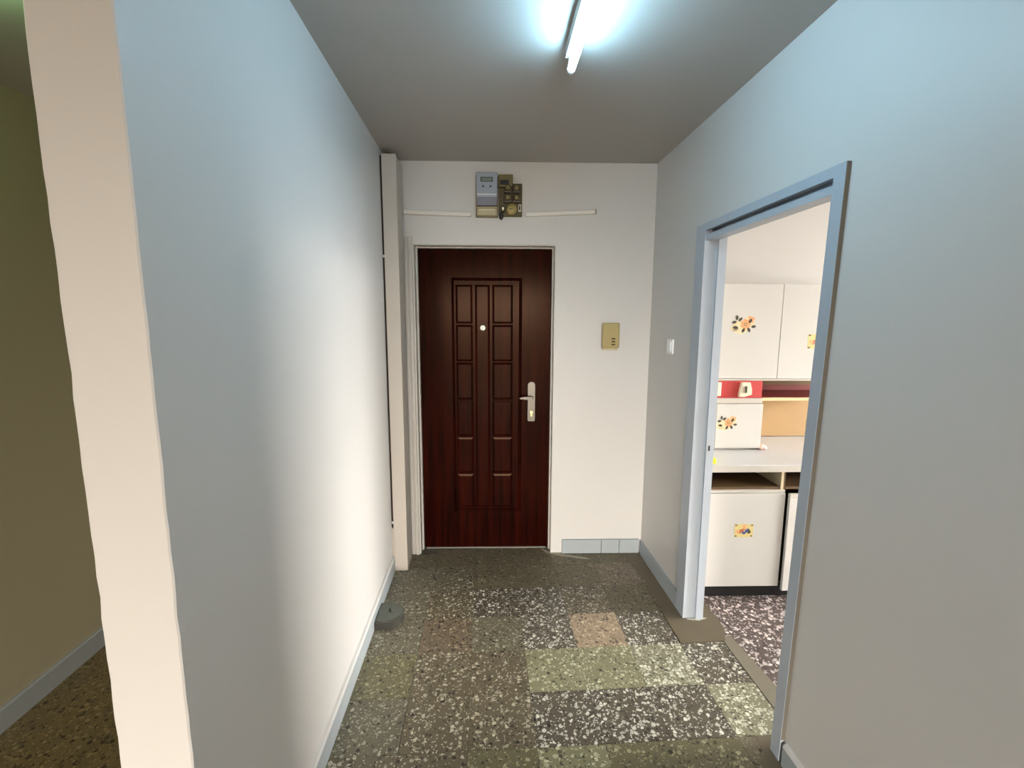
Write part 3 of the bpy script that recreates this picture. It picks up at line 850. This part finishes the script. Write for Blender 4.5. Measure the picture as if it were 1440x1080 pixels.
bm = bmesh.new()
lathe(bm, [(0.022, -0.018), (0.024, -0.014)], (0, 0, 0), 'y', 20)
obj('socket_ring', bm, CREAM, ws2)

# wall cupboard
wc = thing('wall_cupboard', 'wide white two-door wall cupboard with floral stickers', 'cupboard', kt(1.74, 0.28, 1.225), ANG)
ox = 1.74
obj('carcass', B((1.19 - ox, 2.32 - ox, 0.0, 0.315, 0.0, 0.565)), WHITE, wc)
obj('bottom_edging', B((1.19 - ox, 2.32 - ox, -0.016, 0.0, -0.004, 0.006)), EDGE, wc)
wd1 = obj('cupboard_door', bev(B((1.19 - ox, 1.7440 - ox, -0.018, -0.0005, 0.008, 0.566)), 0.002, 1), WHITE, wc)
place(obj('floral_sticker', rose_decal(0.15, -0.0185), DECAL, wd1), 1.516 - ox, 0.336)
wd2 = obj('cupboard_door', bev(B((1.7445 - ox, 2.32 - ox, -0.0190, -0.0005, 0.008, 0.566)), 0.002), WHITE, wc)
place(obj('floral_sticker', square_decal(0.12, -0.0195), DECAL, wd2), 1.972 - ox, 0.232)

# things on the worktop
bo = thing('bottle', 'white plastic bottle on the worktop left of the small cupboard', 'bottle', kt(1.318, 0.22, WZ + 0.0003), ANG)
bm = bmesh.new()
lathe(bm, [(0.030, 0.0), (0.034, 0.006), (0.034, 0.17), (0.028, 0.195), (0.014, 0.212), (0.013, 0.22)], (0, 0, 0), 'z', 24)
obj('body', bm, mat('bottle_white', (240, 240, 222), 0.3), bo)
bm = bmesh.new()
lathe(bm, [(0.016, 0.221), (0.016, 0.245), (0.014, 0.248)], (0, 0, 0), 'z', 20)
obj('cap', bm, mat('cap_white', (238, 238, 232), 0.4), bo)
spg = thing('sponge', 'bright yellow sponge on the worktop front edge by the doorway frame', 'sponge', kt(1.236, 0.025, WZ + 0.0003), ANG)
obj('foam', bev(B((-0.034, 0.034, -0.05, 0.05, 0.0, 0.030)), 0.005), mat('yellow_foam', (236, 232, 40), 0.8, bump=0.6, bscale=150), spg)
pf = thing('artificial_rose', 'small pale pink flower lying on the worktop beside the small cupboard', 'ornament', kt(1.682, 0.262, WZ + 0.0003), ANG)
PINK = mat('pale_pink', (236, 200, 186), 0.6)
bm = bmesh.new()
lathe(bm, [(0.010, 0.0), (0.022, 0.004), (0.026, 0.016), (0.020, 0.028), (0.006, 0.032)], (0, 0, 0), 'z', 12)
obj('core', bm, PINK, pf)
for k in range(6):
    a = 2 * PI * k / 6
    bm = bmesh.new()
    bmesh.ops.create_icosphere(bm, subdivisions=1, radius=1.0)
    for v in bm.verts:
        v.co = Vector((v.co.x * 0.013, v.co.y * 0.016, v.co.z * 0.010))
    bmesh.ops.rotate(bm, verts=bm.verts, cent=(0, 0, 0), matrix=Matrix.Rotation(0.6, 3, 'Y'))
    bmesh.ops.translate(bm, verts=bm.verts, vec=(0.024, 0, 0.0145))
    bmesh.ops.rotate(bm, verts=bm.verts, cent=(0, 0, 0), matrix=Matrix.Rotation(a, 3, 'Z'))
    obj('petal', bm, PINK, pf)
